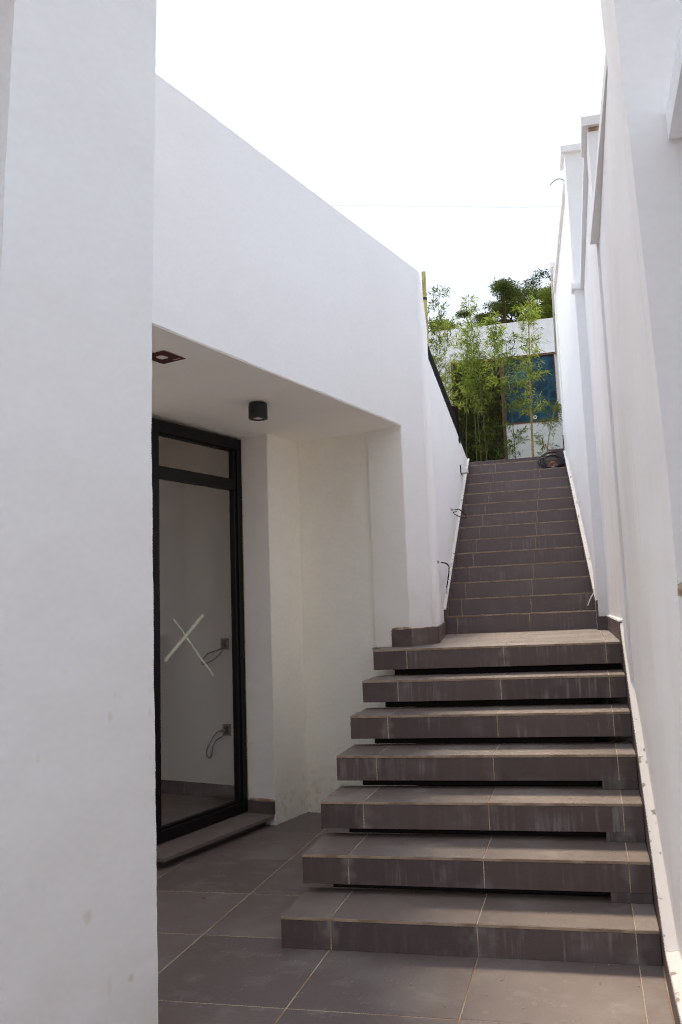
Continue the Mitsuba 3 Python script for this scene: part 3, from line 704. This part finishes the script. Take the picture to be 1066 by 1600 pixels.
cable('overhead_cable', [(-25.0, 20, 17.3), (-12, 20, 14.85), (-5.6, 20, 14.02), (1.1, 20, 12.93), (9, 20, 12.3), (25, 20, 12.3)], 0.0035, 'cable_pale', 'thin overhead cable crossing the white sky', 'cable', 60)
fx_ = thing('wall_light', 'small white fitting on the left stair wall near the top step', 'wall light')
b0 = lw(6.45)
part(fx_, 'plate', slab_quad(b0 + (0.001, -.10), b0 + (-.006, .09), (.010, 0), 2.965, 2.965, 3.07, 3.07), 'cable_black')
part(fx_, 'body', hull([(b0[0] + .014, 6.37, 3.075), (b0[0] + .014, 6.37, 2.97), (b0[0] + .014, 6.53, 3.075), (b0[0] + .014, 6.53, 2.97), (b0[0] + .085, 6.40, 3.01), (b0[0] + .085, 6.40, 2.985), (b0[0] + .085, 6.5, 3.01), (b0[0] + .085, 6.5, 2.985), (b0[0] + .03, 6.38, 3.085)]), 'white_plastic')

hc = thing('hose_coil', 'coil of black hose and cable lying near the top of the stairs', 'hose')
zc = ZL + 12 * U_H; yc = Y_U + 11 * U_D + 0.13
loops = []
for i in range(9):
    r = 0.15 + random.uniform(-.03, .03); tilt = random.uniform(0.75, 1.2); ph = random.uniform(0, 6.28)
    o = np.array([0.815 + random.uniform(-.06, .04), yc + 0.03 + random.uniform(-.04, .04), zc])
    t = np.linspace(0, 2 * math.pi, 40, endpoint=False)
    ex = 1.0 + random.uniform(-.3, .22)
    x = ex * r * np.cos(t); h = r * (1 + np.sin(t)) * 0.78
    p = np.stack([o[0] + x, o[1] + h * math.cos(tilt) * 0.6 - 0.05 + .012 * np.sin(3 * t + ph), o[2] + 0.012 + h * math.sin(tilt) * 1.0 + .006 * np.sin(2 * t + ph)], 1)
    loops.append(tube(p, 0.0075 if i % 3 else 0.005, 7, closed=True))
part(hc, 'hose', join(loops), 'hose', True)
part(hc, 'clip', join([tube(curve([(0.775, yc - .10, zc + .03), (0.80, yc - .12, zc + .07), (0.835, yc - .12, zc + .075), (0.85, yc - .11, zc + .05), (0.82, yc - .12, zc + .035)], 16), 0.009, 6)]), 'orange', True)
part(hc, 'connector', tube([(0.80, yc - .13, zc + .012), (0.835, yc - .135, zc + .014)], 0.011, 8), 'cable_grey')

gr = []
for i in range(170):
    x, y = rng.uniform(-1.2, 1.27), rng.uniform(-0.75, 1.9)
    z = 0.0
    if y > 0 and x > XL:
        k = int(y / S_D); z = S_T + k * S_H
        if k > 5 or y - k * S_D > 0.22: continue
    t = trimesh.creation.icosphere(1, 1.0)
    t.vertices *= rng.uniform(.0015, .0042) * np.array([1, rng.uniform(.6, 1.2), .6]); t.vertices *= 1 + .5 * (mfbm(t.vertices * 900 + i, 2)[:, None] - .5)
    t.apply_translation((x, y, z + .0015)); gr.append(t)
solo('grit', join(gr), 'grit_stone', 'small grit scattered over the floor tiles and steps', kind='stuff')
dl = leaves(np.array([(-0.83, 0.52, .004), (-0.82, 0.515, .006)]), np.array([(1, .3, .15), (.2, 1, .25)]), .032, .013)
solo('dry_leaf', dl, 'dry_leaf', 'tiny orange dried leaf on the dark floor in front of the door sill', 'leaf')

# ------------------------------------------------------------------ plants
def bamboo(label, x, y, z0, h, lean, nl, m, culm_m, r0, leaf=(0.112, 0.0175), start=0.15, spread=0.35, group=None, stems=1, top_bias=1.0):
    k = thing('bamboo_plant', label, 'bamboo', group)
    cs, ds, tw = [], [], []
    for s in range(stems):
        ox, oy = (0, 0) if s == 0 else (random.uniform(-.12, .12), random.uniform(-.12, .12))
        hh = h * (1 if s == 0 else random.uniform(.7, 1.0))
        lx, ly = lean if s == 0 else (lean[0] + random.uniform(-.12, .12), lean[1] + random.uniform(-.1, .1))
        t = np.linspace(0, 1, 14)
        cul = np.stack([x + ox + lx * hh * t ** 1.5, y + oy + ly * hh * t ** 1.5, z0 + hh * t], 1)
        part(k, 'culm', tube(cul, r0, 7, r1=r0 * .35), culm_m, True)
        nb = max(8, int(1.6 * nl / 14 / stems))
        for b in range(nb):
            tt = start + (1 - start) * random.random() ** top_bias
            p = np.array([np.interp(tt, t, cul[:, j]) for j in range(3)])
            az = random.uniform(0, 6.283); L = spread * random.uniform(.4, 1.1) * (1.15 - .6 * tt)
            d = np.array([math.cos(az), math.sin(az), random.uniform(.25, 1.1)]); d /= np.linalg.norm(d)
            q = [p, p + d * L * .55, p + d * L + np.array([0, 0, -.12 * L])]
            tw.append(tube(q, .0025, 3, r1=.001))
            for c in range(14):
                u = random.uniform(.25, 1.05)
                pos = p + d * L * u + np.array([0, 0, -.12 * L * u * u]) + rng.normal(0, .018, 3)
                dd = d * .8 + rng.normal(0, .6, 3) + np.array([0, 0, -.15])
                cs.append(pos); ds.append(dd)
    part(k, 'twig', join(tw), culm_m, kind='stuff')
    cs, ds = np.array(cs), np.array(ds); w = rng.random(len(cs)) < 0.62
    part(k, 'foliage', leaves(cs[w], ds[w], *leaf), m, kind='stuff')
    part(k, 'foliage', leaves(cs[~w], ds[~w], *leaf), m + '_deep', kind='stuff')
    return k

B = dict(spread=0.42)
bamboo('tall leaning bamboo with golden stem in front of the blue window', 0.47, 9.1, 3.35, 2.75, (0.03, 0.05), 900, 'leaf_lime', 'culm_gold', .020, start=.30, spread=.40)
bamboo('slim green bamboo at the left side of the blue window', 0.20, 9.2, 3.35, 2.2, (-0.02, 0.05), 480, 'leaf_mid', 'culm_green', .009, start=.10, spread=.32)
bamboo('short bamboo leaning right against the boundary wall', 0.66, 9.0, 3.35, 1.1, (0.22, 0.02), 260, 'leaf_mid', 'culm_gold', .012, start=.05, spread=.26)
bamboo('slim bamboo with pale stem in the middle of the dark doorway', -0.22, 9.0, 3.35, 1.6, (-0.03, 0.02), 420, 'leaf_hedge', 'culm_green', .008, start=.2, spread=.30)
bamboo('tall airy bamboo at the left beside the railing', -0.80, 8.8, 3.3, 2.5, (0.02, 0.05), 900, 'leaf_lime', 'culm_gold', .012, start=.25, spread=.45, stems=2)
bamboo('bushy lime bamboo rising left above the dark doorway', -0.45, 9.6, 3.4, 2.55, (0.02, 0.03), 1000, 'leaf_lime', 'culm_green', .010, start=.45, spread=.48, stems=2)
bamboo('feathery lime bamboo tips rising over the doorway lintel', -0.02, 10.2, 3.5, 2.75, (-0.02, 0.02), 700, 'leaf_lime', 'culm_green', .009, start=.55, spread=.40)
bamboo('tallest thin bamboo shoot against the sky at left', -0.72, 10.4, 3.5, 3.2, (0.06, 0.0), 420, 'leaf_lime', 'culm_green', .008, start=.6, spread=.34)
bamboo('wispy bamboo behind the bamboo pole', -1.05, 9.0, 3.4, 3.0, (0.08, 0.0), 420, 'leaf_mid', 'culm_green', .008, start=.5, spread=.34)
solo('plant_tag', tube(np.array([(0.545 + .022 * math.cos(t), 9.06, 4.19 + .022 * math.sin(t)) for t in np.linspace(0, 2 * math.pi, 20, endpoint=False)]), .009, 6, closed=True), 'white_plastic', 'tiny white ring tag on the golden bamboo stem', 'tag', smooth=True)
# the dense dark bamboo hedge that fills the doorway
def hedge():
    k = thing('bamboo_hedge', 'dense dark bamboo hedge filling the doorway behind the top step', 'hedge')
    n = 15000
    c = np.stack([rng.uniform(-1.12, -0.20, n), rng.uniform(10.6, 11.7, n), 3.5 + 2.35 * rng.random(n) ** 1.15], 1)
    keep = (mfbm(c * np.array([2.2, 2.2, 1.6]), 3, 5) > 0.40) & ~((c[:, 0] > -0.55) & (c[:, 2] > 5.15 + 0.3 * rng.random(n)))
    c = c[keep]; n = len(c)
    d = rng.normal(size=(n, 3)) * (1, 1, .6) + (0, 0, -.4)
    w = rng.random(n) < 0.22
    part(k, 'foliage', leaves(c[w], d[w], 0.10, 0.015), 'leaf_hedge', kind='stuff')
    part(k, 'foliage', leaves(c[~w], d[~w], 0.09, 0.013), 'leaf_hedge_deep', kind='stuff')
    for i in range(9):
        x, y = rng.uniform(-1.1, -.22), rng.uniform(10.6, 11.6)
        part(k, 'culm', tube(np.linspace((x, y, 3.45), (x + rng.normal(0, .06), y, 3.45 + rng.uniform(1.6, 2.4)), 5), .005, 5), 'bark')
hedge()

def tree(name, label, x, y, z0, h, crown, nl, m, leaf, flat=1.0, seed=1, clumps=26, cr=0.5, limbs=7):
    r = np.random.default_rng(seed)
    k = thing(name, label, 'tree')
    tr = [tube(np.linspace((x, y, z0), (x + .2, y, z0 + h * .8), 8), .16, 8, r1=.05)]
    cen = []
    for i in range(clumps):
        az = r.uniform(0, 6.283); rad = math.sqrt(r.random()) * crown[0]; zz = crown[1] + r.uniform(-1, 1) * crown[2]
        dome = 1 - .55 * (rad / crown[0]) ** 2
        cen.append((x + rad * math.cos(az), y + rad * math.sin(az), z0 + crown[1] + (zz - crown[1]) * dome + (0.35 * crown[2]) * (dome - .6)))
    cen = np.array(cen)
    for c in cen[: limbs * 3]:
        b = np.array([x + .1, y, z0 + h * r.uniform(.35, .7)])
        tr.append(tube(curve([b, (b + c) / 2 + (0, 0, .12), c], 7), .045, 5, r1=.012))
    part(k, 'trunk', join(tr), 'bark', True)
    w = r.integers(0, len(cen), nl)
    g = r.normal(size=(nl, 3)); g /= np.linalg.norm(g, axis=1, keepdims=True); g *= (r.random((nl, 1)) ** .45)
    sz = r.uniform(.6, 1.25, len(cen))[w][:, None] * cr
    p = cen[w] + g * sz * (1, 1, flat)
    d = r.normal(size=(nl, 3)) * (1, 1, .35 + flat * .4)
    part(k, 'crown', leaves(p, d, *leaf, r=r), m, kind='stuff')
tree('cedar_tree', 'dark layered tree with flat branches above the right end of the building', 0.0, 24.0, 4.9, 7.6, (1.65, 6.5, 1.0), 24000, 'leaf_dark', (.10, .030), .30, 3, 85, .34)
tree('leafy_tree', 'brighter green leafy tree against the end of the boundary wall', 0.95, 19.5, 4.6, 5.8, (0.85, 4.9, .75), 16000, 'leaf_mid', (.08, .032), .7, 5, 18, .38)
tree('acacia_tree', 'feathery pale tree above the building at the left', -3.2, 26.0, 5.0, 6.6, (2.2, 6.15, .45), 7000, 'leaf_acacia', (.11, .03), .28, 8, 26, .5)
tree('acacia_tree', 'feathery pale tree between the bamboo tips and the dark tree', -0.9, 22.0, 4.8, 6.3, (1.25, 6.05, .55), 8000, 'leaf_acacia', (.10, .03), .32, 9, 16, .42)
tree('shrub', 'round green shrub just over the building roof at far left', -2.5, 18.0, 4.4, 4.2, (1.0, 4.1, .5), 4500, 'leaf_mid', (.09, .04), .6, 11, 16, .36)
